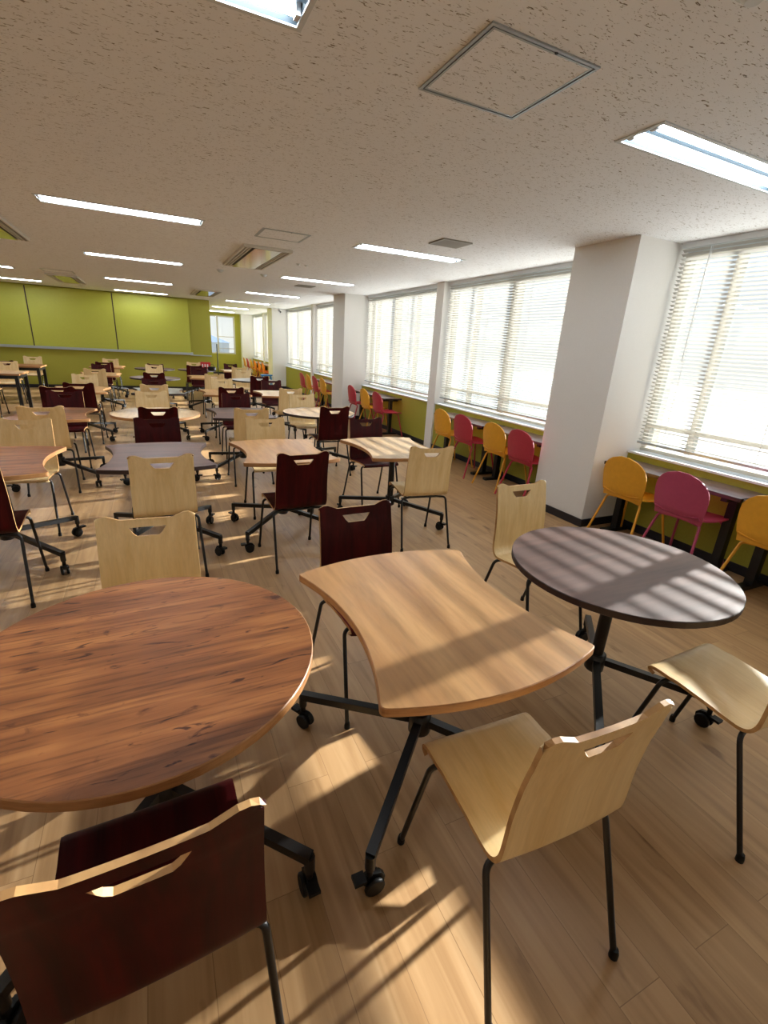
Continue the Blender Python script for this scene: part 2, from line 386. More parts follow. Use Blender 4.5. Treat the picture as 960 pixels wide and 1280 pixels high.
# windows: one object per bay, frame + pane children
BAYS = [(-2.94, -.12, (-1.5,), (-.7,)), (.10, 2.98, (1.45,), (2.53,)), (3.66, 6.54, (5.11,), (5.93,)), (6.75, 9.6, (8.41,), (7.67, 9.3)),
        (10.28, 13.06, (11.7,), (12.5,)), (13.28, 16.2, (14.96,), ()), (16.86, 19.5, (18.2,), ()), (19.7, 22.1, (20.9,), ())]
for i, (a, b, wide, thin) in enumerate(BAYS):
    mb = MB(); X0, X1 = XG-.035, XG+.035
    mb.box(X0, X1, a, b, ZS, ZS+.03); mb.box(X0, X1, a, b, HC-.11, HC-.06)
    mb.box(X0, X1, a, a+.05, ZS+.03, HC-.11); mb.box(X0, X1, b-.05, b, ZS+.05, HC-.11)
    for yy in wide: mb.box(X0-.03, X1, yy-.055, yy+.055, ZS+.05, HC-.11)
    for yy in thin: mb.box(X0, X1, yy-.025, yy+.025, ZS+.05, HC-.11)
    mb.box(X0+.004, X1-.004, a+.05, b-.05, .955, .99)
    root = struct(mb.build('window_%d' % (i+1), M['sash']))
    p = MB().box(XG-.003, XG+.003, a+.05, b-.05, ZS+.05, HC-.11).build('pane', M['glass'], root)
i += 1
mb = MB(); mb.box(FX0, FX1, YF, YF+.08, FZ0, FZ0+.05); mb.box(FX0, FX1, YF, YF+.08, FZ1-.05, FZ1)
mb.box(FX0, FX0+.05, YF, YF+.08, FZ0+.05, FZ1-.05); mb.box(FX1-.06, FX1, YF, YF+.08, FZ0+.05, FZ1-.05)
mb.box(2.62, 2.68, YF, YF+.08, FZ0+.05, FZ1-.05); mb.box(2.68, FX1-.06, YF+.02, YF+.06, 1.52, 1.55); mb.box(2.68, FX1-.06, YF+.02, YF+.06, 1.04, 1.07)
root = struct(mb.build('window_%d' % (i+1), M['sash']))
MB().box(FX0+.05, FX1-.06, YF+.035, YF+.041, FZ0+.05, FZ1-.05).build('pane', M['glass'], root)

# ------------------------------------------------------------------ venetian blinds
def blind(y0, y1, label, zb=.82):
    XB = XW+.055
    root = thing('venetian_blind', label, 'blind', (XB, (y0+y1)/2, 0), 0, 'white venetian blinds over the windows')
    hw = (y1-y0)/2-.012
    MB().box(-.02, .02, -hw, hw, HC-.045, HC-.001).build('headrail', M['white_frame'], root)
    mb = MB(); pitch = .032; zt = HC-.06; z = zb+.03; th = math.radians(SLAT_TILT); wd = .0175
    while z < zt:
        # slightly crowned slat, room-side edge raised (room side is -x)
        ex, ez = math.cos(th)*wd, math.sin(th)*wd
        nx, nz = math.sin(th)*.0022, math.cos(th)*.0022
        vs = []
        for yy in (-hw, hw):
            vs += [(-ex, yy, z+ez), (nx, yy, z+nz), (ex, yy, z-ez)]
        mb.add(vs, [(0, 1, 4, 3), (1, 2, 5, 4)], 0, True)
        z += pitch
    s = mb.build('slats', M['slat'], root)
    MB().box(-.011, .011, -hw, hw, zb-.008, zb+.012).build('bottom_rail', M['alu'], root)
    for t in (-.82, -.28, .28, .82):
        MB().box(-.0145, -.0125, hw*t-.0015, hw*t+.0015, zb, HC-.045).build('ladder_cord', M['white_frame'], root)
SLAT_TILT = 24
BL = [(.12, 2.96, 'wide slatted blind right of the nearest white pillar, by the two yellow chairs'),
      (3.68, 6.52, 'slatted blind between the nearest white pillar and the first thin pier'),
      (6.77, 9.58, 'slatted blind between the first thin pier and the middle white pillar'),
      (10.30, 13.04, 'slatted blind just beyond the middle white pillar'),
      (13.30, 16.18, 'slatted blind on the bay short of the third white pillar'),
      (16.88, 19.48, 'slatted blind beyond the third white pillar, above the far yellow chairs'),
      (19.72, 22.08, 'slatted blind at the far corner by the end wall'),
      (-2.9, -.14, 'slatted blind behind the camera side pier')]
for a, b, lab in BL: blind(a, b, lab)
MB_w = MB().tube([(XW+.03, 2.7, HC-.05), (XW+.03, 2.705, 1.55)], .004, 6)
tag(MB_w.build('blind_wand', M['white_frame']), 'thin tilt wand hanging at the pillar end of the nearest blind', 'blind wand')

# ------------------------------------------------------------------ lime board
bt = thing('sliding_board', 'lime green wall board of large panels above a silver tray', 'board', (0, YG, 0))
XS = [-6.2, -4.55, -2.67, -.80, 1.06]
for i in range(4):
    MB().box(XS[i]+.014, XS[i+1]-.014, -.05, -.001, 1.03, HC-.03).build('panel', M['board'], bt)
MB().box(XS[0], XS[-1]-.014, -.03, -.001, 1.04, HC-.035).build('backing', M['edge_dark'], bt)
tr_ = MB(); tr_.box(XS[0], 1.05, -.11, -.001, .985, 1.028); tr_.box(XS[0], 1.05, -.115, -.105, .985, 1.045)
tr_.build('tray', M['alu'], bt)
MB().box(1.03, 1.09, -.12, -.001, .975, 1.05).build('end_cap', M['alu'], bt)
tag(MB().box(1.1, 1.6, YG-.03, YG-.001, .965, .992).build('wall_rail', M['alu']), 'short thin rail on the lime wall right of the silver tray', 'rail')

# ------------------------------------------------------------------ ceiling lights
def frame_ring(mb, x0, x1, y0, y1, z0, z1, w_, mi=0):
    mb.box(x0, x1, y0, y0+w_, z0, z1, mi); mb.box(x0, x1, y1-w_, y1, z0, z1, mi)
    mb.box(x0, x0+w_, y0+w_, y1-w_, z0, z1, mi); mb.box(x1-w_, x1, y0+w_, y1-w_, z0, z1, mi)
def light_proto():
    t = thing('ceiling_light', 'x', 'ceiling light')
    L = .625
    mb = MB(); frame_ring(mb, -L, L, -.125, .125, HC-.006, HC-.0005, .018)
    mb.box(-LHX+.002, LHX-.002, -LHY+.002, LHY-.002, HC+.05, HC+.06)
    mb.build('housing', M['light_body'], t)
    prof = [(-.1145, HC), (-.10, HC+.028), (-.05, HC+.03), (0, HC+.004), (.05, HC+.03), (.10, HC+.028), (.1145, HC)]
    vs = [(x, y, z) for x in (-.606, .606) for y, z in prof]; n_ = len(prof)
    MB().add(vs, [(k, k+1, n_+k+1, n_+k) for k in range(n_-1)]).add([(x, y, z) for x in (-.606, .606) for y in (-.114, .114) for z in (HC, HC+.045)], [(0, 1, 3, 2), (4, 5, 7, 6)]).build('reflector', M['reflector'], t)
    for s in (-1, 1):
        MB().tube([(-.585, s*.056, HC+.008), (.585, s*.056, HC+.008)], .0135, 10).build('tube', M['tube'], t)
        for q in (-1, 1): MB().box(q*.595-.008, q*.595+.008, s*.056-.016, s*.056+.016, HC-.008, HC+.028).build('tube_socket', M['white_frame'], t)
    return tree(t)
LT = light_proto(); used = False
GL = 'twin-tube fluorescent ceiling lights'
LIGHTS = [(-.09, 1.785, 'twin-tube ceiling light cut by the top edge of the picture'),
          (2.64, 1.80, 'twin-tube ceiling light at upper right, nearest the window wall'),
          (-.09, 5.08, 'long twin-tube ceiling light above the left tables, nearest of its line'),
          (2.6, 5.0, 'ceiling light nearest the window piers, second in the window-side line'),
          (-.08, 8.12, 'ceiling light second in the left line, beyond the long near one'),
          (2.6, 8.2, 'ceiling light third in the window-side line'),
          (-.08, 11.5, 'ceiling light third in the left line, short of the lime board'),
          (2.6, 11.55, 'ceiling light fourth in the window-side line'),
          (-.08, 14.5, 'ceiling light last in the left line, right before the lime board'),
          (2.6, 14.7, 'ceiling light fifth in the window-side line'),
          (2.6, 18.1, 'small far ceiling light near the end window, sixth in its line'),
          (2.6, 21.2, 'farthest ceiling light, just before the end window'),
          (-2.7, 11.3, 'ceiling light cut by the left picture edge, nearer of the two'),
          (-2.7, 14.0, 'ceiling light at the left picture edge right above the board'),
          (-2.8, 1.83, 'ceiling light left of the picture, first row'), (-2.8, 5.08, 'ceiling light left of the picture, second row'), (-2.8, 8.2, 'ceiling light left of the picture, third row')]
for x, y, lab in LIGHTS:
    place(LT, used, lab, (x, y, 0), 0, GL, 'ceiling light'); used = True

# ------------------------------------------------------------------ ceiling fittings
def hatch(x0, x1, y0, y1, lab):
    t = thing('ceiling_hatch', lab, 'access hatch', ((x0+x1)/2, (y0+y1)/2, HC), 0, 'square ceiling hatches')
    hx, hy = (x1-x0)/2, (y1-y0)/2
    mb = MB(); frame_ring(mb, -hx, hx, -hy, hy, -.006, -.0005, .011); mb.build('outer_frame', M['alu'], t)
    mb = MB(); frame_ring(mb, -hx+.011, hx-.011, -hy+.011, hy-.011, -.002, -.0005, .006); mb.build('gap', M['dark_slot'], t)
    mb = MB(); frame_ring(mb, -hx+.017, hx-.017, -hy+.017, hy-.017, -.005, -.0005, .008); mb.build('inner_frame', M['alu'], t)
    MB().box(-hx+.025, hx-.025, -hy+.025, hy-.025, -.004, -.0005).build('hatch_panel', M['ceiling'], t)
    MB().tube([(-.05+hx*.4, -hy+.014, -.008), (-.05+hx*.4, -hy+.014, -.001)], .006, 8).build('lock', M['dark_slot'], t)
hatch(1.03, 1.49, 1.545, 2.01, 'large square ceiling hatch with silver frame, nearest the camera')
hatch(1.02, 1.47, 4.88, 5.30, 'pale ceiling hatch beside the slotted air conditioner')
hatch(-1.64, -1.14, 10.9, 11.35, 'far ceiling hatch at left beside the green-looking air conditioner')
def cassette(x0, x1, y0, y1, lab):
    t = thing('air_conditioner', lab, 'air conditioner', ((x0+x1)/2, (y0+y1)/2, HC), 0, 'ceiling cassette air conditioners')
    hx, hy = (x1-x0)/2, (y1-y0)/2
    mb = MB(); frame_ring(mb, -hx, hx, -hy, hy, -.03, -.0005, .02); mb.build('frame', M['ac_body'], t)
    MB().box(-hx+.12, hx-.12, -hy+.02, hy-.02, -.034, -.0005).build('center_panel', M['ac_panel'], t)
    for s in (-1, 1):
        xa = s*(hx-.07)
        MB().box(xa-.05, xa+.05, -hy+.02, hy-.02, -.012, -.0005).build('slot', M['dark_slot'], t)
        for q in (-.022, .012):
            MB().bar((xa+q, -hy+.03, -.02), (xa+q, hy-.03, -.02), .012, .022).build('louver', M['ac_body'], t)
cassette(1.0, 1.53, 5.78, 7.46, 'air conditioner with two dark slots in mid ceiling, nearest of its line')
cassette(1.0, 1.53, 11.9, 13.5, 'air conditioner in the far ceiling just before the lime wall corner')
cassette(-1.69, -1.16, 11.7, 13.3, 'air conditioner in the far ceiling above the lime board')
cassette(-1.69, -1.16, 5.85, 7.45, 'air conditioner cut by the left picture edge')
def vent(x0, x1, y0, y1, lab):
    t = thing('ceiling_vent', lab, 'vent', ((x0+x1)/2, (y0+y1)/2, HC), 0, 'small square ceiling vents')
    hx, hy = (x1-x0)/2, (y1-y0)/2
    mb = MB(); frame_ring(mb, -hx, hx, -hy, hy, -.012, -.0005, .02); mb.build('frame', M['grille'], t)
    MB().box(-hx+.02, hx-.02, -hy+.02, hy-.02, -.004, -.0005).build('backing', M['dark_slot'], t)
    mb = MB(); k = -hy+.035
    while k < hy-.02:
        mb.obox((0, k, -.008), (hx-.02, 0, 0), (0, .008, -.003), (0, .0006, .0016)); k += .02
    mb.build('fins', M['grille'], t)
vent(2.47, 2.78, 4.12, 4.40, 'grey square vent in the ceiling near the first thin pier')
vent(2.47, 2.78, 8.95, 9.25, 'far grey vent in the ceiling short of the middle pillar')
def detector(x, y, lab, r=.055):
    t = thing('smoke_detector', lab, 'smoke detector', (x, y, HC), 0, 'round ceiling detectors')
    MB().tube([(0, 0, -.001), (0, 0, -.25*r)], [r, r*.95], 20).build('base', M['light_body'], t)
    MB().tube([(0, 0, -.25*r), (0, 0, -.5*r), (0, 0, -.7*r)], [r*.7, r*.62, r*.4], 20).build('sensor_head', M['light_body'], t)
detector(1.06, 8.22, 'small round detector beyond the slotted mid-ceiling air conditioner')
detector(1.70, 8.17, 'round detector right of the mid-ceiling air conditioner, beyond its far end')
detector(1.84, 6.68, 'tiny round sensor left of a pair beside the slotted air conditioner', .03)
detector(1.95, 6.70, 'tiny round sensor right of a pair beside the slotted air conditioner', .03)
detector(1.53, 1.075, 'round detector cut by the top right picture edge', .05)
t = thing('security_camera', 'small white camera on the third white pillar near the ceiling', 'camera', (3.85, 16.2, 2.4))
MB().tube([(0, -.001, 0), (0, -.03, 0)], .03, 12).build('mount', M['light_body'], t)
MB().tube([(0, -.03, 0), (0, -.06, -.01), (0, -.10, -.02)], [.03, .035, .028], 12).build('body', M['light_body'], t)
MB().tube([(0, -.10, -.02), (0, -.106, -.021)], .02, 12).build('lens', M['black_plastic'], t)

# ------------------------------------------------------------------ plywood chair
def thick_grid(nx, ns, pos, hole, t, split_row, trow=None):
    """grid of (nx+1)x(ns+1) points pos(i,j); returns two MBs (rows < split, rows >= split), solid thickness t, rim on material 1"""
    P = [[Vector(pos(i, j)) for i in range(nx+1)] for j in range(ns+1)]
    N = [[None]*(nx+1) for _ in range(ns+1)]
    for j in range(ns+1):
        for i in range(nx+1):
            a = P[j][min(i+1, nx)]-P[j][max(i-1, 0)]; b = P[min(j+1, ns)][i]-P[max(j-1, 0)][i]
            N[j][i] = a.cross(b).normalized()
    solid = lambda i, j: 0 <= i < nx and 0 <= j < ns and not hole(i, j)
    out = []
    for lo, hi in ((0, split_row), (split_row, ns)):
        mb = MB(); idx = {}
        def vid(i, j, s):
            k = (i, j, s)
            if k not in idx:
                idx[k] = len(mb.v); mb.v.append(tuple(P[j][i]+N[j][i]*(t/2*s)))
            return idx[k]
        for j in range(lo, hi):
            for i in range(nx):
                if not solid(i, j): continue
                mb.f.append([vid(i, j, 1), vid(i+1, j, 1), vid(i+1, j+1, 1), vid(i, j+1, 1)]); mb.m.append(0); mb.sm.append(True)
                mb.f.append([vid(i, j, -1), vid(i, j+1, -1), vid(i+1, j+1, -1), vid(i+1, j, -1)]); mb.m.append(0); mb.sm.append(True)
        for j in range(lo, hi):
            for i in range(nx):
                if not solid(i, j): continue
                for (di, dj, a, b) in ((0, -1, (i, j), (i+1, j)), (1, 0, (i+1, j), (i+1, j+1)), (0, 1, (i+1, j+1), (i, j+1)), (-1, 0, (i, j+1), (i, j))):
                    if not solid(i+di, j+dj):
                        q = [P[a[1]][a[0]]+N[a[1]][a[0]]*(t/2), P[a[1]][a[0]]-N[a[1]][a[0]]*(t/2), P[b[1]][b[0]]-N[b[1]][b[0]]*(t/2), P[b[1]][b[0]]+N[b[1]][b[0]]*(t/2)]
                        mb.add(q, [(0, 1, 2, 3)], 1, False)
        out.append(mb)
    return out
def catmull(pts, n):
    out = []
    for i in range(len(pts)-1):
        p0 = pts[max(i-1, 0)]; p1 = pts[i]; p2 = pts[i+1]; p3 = pts[min(i+2, len(pts)-1)]
        for k in range(n):
            t = k/n
            out.append(tuple(.5*(2*b+(c-a)*t+(2*a-5*b+4*c-d)*t*t+(3*b-a-3*c+d)*t**3) for a, b, c, d in zip(p0, p1, p2, p3)))
    out.append(pts[-1]); return out
def ply_shell():
    prof = [(.212, .428), (.205, .441), (.180, .450), (.10, .446), (.0, .437), (-.075, .430), (-.120, .428), (-.148, .440), (-.163, .466), (-.168, .51), (-.172, .60), (-.184, .70), (-.196, .768)]
    rows = catmull(prof, 3); split = 21
    # rows above: slot bottom, slot top, crest base, crest
    prof_top = [(-.193, .746), (-.1945, .753), (-.197, .763), (-.1985, .772), (-.2005, .782), (-.2015, .789), (-.204, .801), (-.206, .812), (-.208, .822), (-.2095, .831), (-.211, .840)]
    rows = rows[:-3]+prof_top; ns = len(rows)-1
    n0 = len(rows)-len(prof_top)
    xs = [-.186, -.180, -.165, -.145, -.122, -.100, -.080, -.064, -.045, -.015, .015, .045, .064, .080, .100, .122, .145, .165, .180, .186]; nx = len(xs)-1
    sb, st = n0+1, n0+5      # slot rows sb..st
    def pos(i, j):
        y, z = rows[j]; x = xs[i]
        wz = 1-.035*max(0, (z-.45)/.39)                       # narrows slightly to the top
        # slot trapezoid: the side columns lean in at the bottom rows
        if sb <= j <= st and abs(x) <= .0801:
            tt = (j-sb)/(st-sb); half = .046+.027*tt
            if j == sb: half = .041
            if j == st: half = .071
            x = x/.080*half
        yy = y; zz = z
        if j > st:                                            # crest: dipped middle, raised ears
            k = (j-st)/(ns-st); ax = abs(xs[i])
            dip = 0 if ax > .144 else (.018 if ax < .099 else .018*(.144-ax)/.045)
            zz = z-dip*k; yy = y+dip*k*.2
        r = .014                                              # rounded outer corners
        ax = abs(xs[i])
        if ax > .165:
            d = (ax-.165)/.021
            if j >= ns-1: zz -= (1-math.sqrt(max(0, 1-d*d)))*.018*(1 if j == ns else .35)
            if j <= 2: yy -= (1-math.sqrt(max(0, 1-d*d)))*.03*(1-j/3)
        lift = .10 if z > .46 else .10*max(0, (-.05-y)/.1) if y < -.05 else 0
        yy += lift*x*x*2.2                                    # back is slightly cupped round the sitter
        if y > -.05: zz += .10*x*x*.6-(.004 if y > .1 else 0)
        return (x*wz, yy, zz)
    hole = lambda i, j: sb <= j < st and 6 <= i < 13
    return thick_grid(nx, ns, pos, hole, .0125, split)
SEAT_MB, BACK_MB = ply_shell()
def chair_proto(kind, detail=True):
    t = thing('plywood_chair', 'x', 'chair')
    if kind == 'maple': ms, mb_ = M['maple_seat'], M['maple']
    else: ms, mb_ = M['mahogany_seat'], M['mahogany']
    SEAT_MB.build('seat', [ms, M['ply_edge']], t); BACK_MB.build('backrest', [mb_, M['ply_edge']], t)
    r = .0088
    for sy, yf, yt in ((1, .245, .135), (-1, -.245, -.112)):
        zt = .419 if sy > 0 else .405
        for s in (-1, 1):
            pts = smooth_pts([(s*.205, yf, .008), (s*.190, yt+(.012*sy), zt), (s*.12, yt-.0*sy, zt+.003)], .028, 5)
            lg = MB().tube(pts, r, 8).build('leg', M['black_metal'], t)
            if detail:
                MB().tube([(s*.205, yf, 0), (s*.205, yf, .016), (s*.2045, yf, .03)], [.0125, .0125, .0095], 10).build('foot_glide', M['black_plastic'], lg)
        MB().tube([(-.12, yt, zt+.003), (.12, yt, zt+.003)], r, 8).build('cross_tube', M['black_metal'], t)
    for s in (-1, 1): MB().tube([(s*.115, .135, .421), (s*.115, -.112, .407)], .0075, 6).build('seat_rail', M['black_metal'], t)
    return tree(t)

# ------------------------------------------------------------------ castor tables
def round_outline(r=.45, n=64): return [(r*math.cos(2*PI*k/n), r*math.sin(2*PI*k/n)) for k in range(n)]
def curvy_outline():
    hx, hy, bulge, waist = .368, .375, .07, .078
    pts = []; n = 16
    seq = [((-hx, -hy), (hx, -hy), (0, -bulge)), ((hx, -hy), (hx, hy), (-waist, 0)), ((hx, hy), (-hx, hy), (0, bulge)), ((-hx, hy), (-hx, -hy), (waist, 0))]
    for a, b, o in seq:
        for k in range(n):
            t_ = (k+.0)/n; s_ = 4*t_*(1-t_)
            pts.append((a[0]+(b[0]-a[0])*t_+o[0]*s_, a[1]+(b[1]-a[1])*t_+o[1]*s_))
    # round the four corners
    out = []; N_ = len(pts)
    for i, p in enumerate(pts):
        if i % n == 0:
            a, b = Vector(pts[i-1]), Vector(pts[(i+1) % N_]); c = Vector(p)
            s0 = c+(a-c).normalized()*.022; s1 = c+(b-c).normalized()*.022
            for k in range(5):
                u = k/4; q = s0*(1-u)**2+c*2*u*(1-u)+s1*u*u; out.append((q.x, q.y))
        else: out.append(p)
    return out
ZT = .70
def castor(parent, x, y, a, detail):
    """twin-wheel castor under an arm end"""
    c = MB(); d = Vector((math.cos(a), math.sin(a), 0)); sd = Vector((-d.y, d.x, 0)); ctr = Vector((x, y, 0))-d*.012
    c.tube([(x, y, .118), (x, y, .072)], .011, 8)
    # hood
    hood = [(-.034, .03), (-.036, .05), (-.022, .07), (.004, .077), (.026, .068), (.036, .048)]
    vs = [tuple(ctr+d*u+sd*s*.008+Vector((0, 0, v))) for s in (-1, 1) for u, v in hood]; k = len(hood)
    c.add(vs, [(i, i+1, k+i+1, k+i) for i in range(k-1)]+[tuple(range(k)), tuple(range(k, 2*k))[::-1]])
    if detail: c.obox(ctr+d*.045+Vector((0, 0, .068)), d*.018, sd*.017, Vector((0, 0, .006)))
    o = c.build('castor', M['black_plastic'], parent)
    for s in (-1, 1):
        p0 = ctr+sd*s*.009+Vector((0, 0, .032)); p1 = ctr+sd*s*.023+Vector((0, 0, .032))
        MB().tube([p0, p0+(p1-p0)*.2, p0+(p1-p0)*.8, p1], [.029, .032, .032, .028], 14).build('wheel', M['black_plastic'], o)
    return o
def table_proto(kind, top, edge, detail=True, name='castor_table'):
    t = thing(name, 'x', 'table')
    ol = round_outline() if kind == 'round' else curvy_outline()
    MB().prism(ol, ZT-.028, ZT, 0, 1, smooth=False, bevel=.0025).build('tabletop', [M[top], M[edge]], t)
    mb = MB(); mb.box(-.16, .16, -.13, .13, ZT-.034, ZT-.028)
    for s in (-1, 1): mb.box(-.27, .27, s*.15-.012, s*.15+.012, ZT-.05, ZT-.028)
    mb.box(-.03, .03, -.15, .15, ZT-.06, ZT-.034)
    mb.build('top_bracket', M['black_metal'], t)
    MB().tube([(0, 0, .165), (0, 0, ZT-.04)], .027, 16).build('column', M['black_metal'], t)
    MB().tube([(0, 0, .16), (0, 0, .166), (0, 0, .245), (0, 0, .25)], [.036, .042, .042, .036], 18).build('hub', M['black_metal'], t)
    for sx_, sy_ in ((1, 1), (-1, 1), (-1, -1), (1, -1)):
        a = math.atan2(sy_*.35, sx_*.352); R_ = .497
        d = Vector((math.cos(a), math.sin(a), 0))
        lb = MB(); lb.bar(d*.03+Vector((0, 0, .212)), d*(R_+.004)+Vector((0, 0, .150)), .030, .030)
        lb.tube([d*R_+Vector((0, 0, .155)), d*R_+Vector((0, 0, .10))], .016, 10)
        lg = lb.build('leg', M['black_metal'], t)
        castor(lg, d.x*R_, d.y*R_, a+random.uniform(-.9, .9), detail)
    return tree(t)

# table grid: (x, y, rot, kind, top, edge, description)
TABLES = {
 'A1r': (-.085, 1.24, .02, 'round', 'walnut_top', 'edge_oak', 'round reddish walnut table at front left', 'large round reddish walnut castor table at the front left, nearest the camera'),
 'C1': (.79, 1.185, .0, 'curvy', 'oak_top', 'edge_oak', 'front oak table with curved sides', 'oak castor table with two curved-in sides, in front centre of the picture'),
 'D1': (1.745, 1.21, 0, 'round', 'dark_top', 'edge_dark', 'round dark table near the big pillar', 'round dark walnut castor table striped by sunlight, near the big white pillar'),
 'A2': (-.99, 3.70, 0, 'curvy', 'walnut_top', 'edge_oak', 'walnut table cut by the left picture edge', 'reddish walnut castor table with curved-in sides, cut by the left picture edge'),
 'B2': (-.02, 3.70, 0, 'curvy', 'dark_top', 'edge_dark', 'dark purplish table behind the round walnut one', 'dark purplish castor table with curved-in sides behind the round walnut table'),
 'C2': (.88, 3.70, 0, 'curvy', 'oak_top', 'edge_oak', 'oak table in the second row', 'light oak castor table in the second row, behind the mahogany chair'),
 'D2': (1.86, 3.66, 0, 'curvy', 'pale_top', 'edge_oak', 'pale table near the thin pier', 'pale oak castor table with curved-in sides, second row on the window side'),
 'A3': (-.96, 5.76, 0, 'curvy', 'walnut_top', 'edge_oak', 'walnut table in the third row at left', 'reddish walnut castor table with curved-in sides in the third row at left'),
 'B3': (-.01, 5.76, 0, 'round', 'pale_top', 'edge_oak', 'round beige table', 'round beige castor table behind the dark purplish one'),
 'C3': (.90, 5.76, 0, 'curvy', 'dark_top', 'edge_dark', 'dark table in the third row', 'dark purplish castor table in the third row centre'),
 'D3': (1.86, 5.80, 0, 'round', 'pale_top', 'edge_dark', 'round pale table by the window', 'round pale castor table in the third row on the window side'),
 'A4': (-.97, 8.15, 0, 'curvy', 'oak_top', 'edge_oak', 'oak table in the fourth row at left', 'oak castor table in the fourth row at left'),
 'B4': (.05, 8.10, 0, 'curvy', 'grey_top', 'edge_dark', 'grey table in the fourth row', 'greyish castor table in the fourth row, left of the aisle'),
 'C4': (1.0, 8.0, 0, 'curvy', 'oak_top', 'edge_oak', 'oak table in the fourth row centre', 'oak castor table in the fourth row centre'),
 'D4': (1.86, 7.95, 0, 'curvy', 'pale_top', 'edge_oak', 'pale table in the fourth row', 'pale castor table in the fourth row on the window side'),
 'A5': (-.96, 11.1, 0, 'curvy', 'oak_top', 'edge_oak', 'oak table in the fifth row at left', 'oak castor table in the fifth row at left'),
 'B5': (.03, 10.55, 0, 'round', 'dark_top', 'edge_dark', 'nearer round dark table before the lime wall', 'round dark castor table, nearer of two before the lime wall'),
 'C5': (1.02, 11.0, 0, 'curvy', 'oak_top', 'edge_oak', 'oak table in the fifth row centre', 'oak castor table in the fifth row centre'),
 'D5': (1.92, 10.55, 0, 'round', 'grey_top', 'edge_dark', 'round grey table in the fifth row', 'round grey castor table in the fifth row on the window side'),
 'A6': (-.98, 13.55, 0, 'curvy', 'oak_top', 'edge_oak', 'oak table nearest the lime wall at left', 'oak castor table nearest the lime wall at left'),
 'B6': (.05, 13.3, 0, 'round', 'dark_top', 'edge_dark', 'farther round dark table', 'round dark castor table, farther of two before the lime wall'),
 'C6': (1.02, 13.35, 0, 'round', 'dark_top', 'edge_dark', 'dark table before the lime wall corner', 'round dark castor table right before the lime wall corner'),
 'D6': (1.98, 13.4, 0, 'curvy', 'pale_top', 'edge_oak', 'pale table below the end window', 'pale castor table in the last row, below the end window'),
}
protos = {}
for key, (x, y, rz, kind, top, edge, short, lab) in TABLES.items():
    pk = (kind, top, edge)
    if pk not in protos: protos[pk] = [table_proto(kind, top, edge, True), False]
    place(protos[pk][0], protos[pk][1], lab, (x, y, 0), rz, 'castor tables set out in rows', 'table'); protos[pk][1] = True

CH = {'maple': [None, False], 'mahogany': [None, False]}
def chair(kind, x, y, facing, label, rot=0):
    """facing +1 looks to +y (seen from behind), -1 looks back at the camera"""
    if CH[kind][0] is None: CH[kind][0] = chair_proto(kind)
    place(CH[kind][0], CH[kind][1], label, (x, y, 0), (0 if facing > 0 else PI)+math.radians(rot), 'plywood chairs around the castor tables', 'chair')
    CH[kind][1] = True
W, D_ = 'maple', 'mahogany'
NM = {W: 'light maple chair', D_: 'mahogany red chair'}
def cl(kind, side, key):
    return '%s, %s side of the %s' % (NM[kind], side, TABLES[key][6])
# (kind, x, y, facing, table, rot)
CHAIRS = [
 (D_, -.09, .765, 1, 'A1r', 2), (W, -.085, 1.79, -1, 'A1r', -2),
 (W, .79, .675, 1, 'C1', -2), (D_, .80, 1.70, -1, 'C1', 2),
 (W, 1.795, .69, 1, 'D1', 2), (W, 1.87, 1.80, -1, 'D1', 1),
 (D_, -.955, 3.20, 1, 'A2', 1), (W, -.96, 4.34, -1, 'A2', -3),
 (W, -.01, 3.27, 1, 'B2', 2), (D_, -.01, 4.33, -1, 'B2', 0),
 (D_, .845, 3.19, 1, 'C2', 3), (W, .91, 4.28, -1, 'C2', 0),
 (W, 1.89, 3.21, 1, 'D2', -7), (D_, 1.92, 4.22, -1, 'D2', 2),
 (W, -.97, 5.47, 1, 'A3', 2), (D_, -.95, 6.42, -1, 'A3', 0),
 (D_, .01, 5.42, 1, 'B3', 0), (W, -.04, 6.50, -1, 'B3', 2),
 (W, .90, 5.33, 1, 'C3', 1), (D_, .96, 6.39, -1, 'C3', 0),
 (D_, 1.88, 5.47, 1, 'D3', 1), (W, 1.86, 6.40, -1, 'D3', 0),
 (D_, -.92, 7.85, 1, 'A4', -2), (W, -1.0, 8.92, -1, 'A4', 0),
 (W, -.01, 7.80, 1, 'B4', 1), (D_, .0, 8.42, -1, 'B4', 0),
 (D_, 1.02, 7.60, 1, 'C4', 0), (W, 1.08, 8.75, -1, 'C4', 0),
 (W, 1.90, 7.58, 1, 'D4', 2), (D_, 1.93, 8.67, -1, 'D4', 0),
 (W, -.98, 10.7, 1, 'A5', 0), (D_, -.99, 11.8, -1, 'A5', 0),
 (D_, .01, 10.15, 1, 'B5', 0), (W, .03, 12.2, -1, 'B5', 0),
 (W, 1.07, 10.17, 1, 'C5', 0), (D_, .97, 11.95, -1, 'C5', 0),
 (D_, 1.90, 9.98, 1, 'D5', 0), (W, 1.89, 11.45, -1, 'D5', 0),
 (D_, -.99, 13.05, 1, 'A6', 0), (W, -.96, 14.2, -1, 'A6', 0),
 (D_, .06, 13.0, 1, 'B6', 0), 
 (D_, .92, 12.95, 1, 'C6', 0), (W, 1.02, 14.05, -1, 'C6', 0),
 (W, 1.96, 12.85, 1, 'D6', 0), (D_, 1.96, 13.95, -1, 'D6', 0),
]
for kind, x, y, fc, key, rot in CHAIRS:
    chair(kind, x, y, fc, cl(kind, 'near' if fc > 0 else 'far', key), rot)
chair(D_, -1.10, 7.30, 1, 'mahogany red chair standing loose right behind another, between third and fourth rows at left', 2)

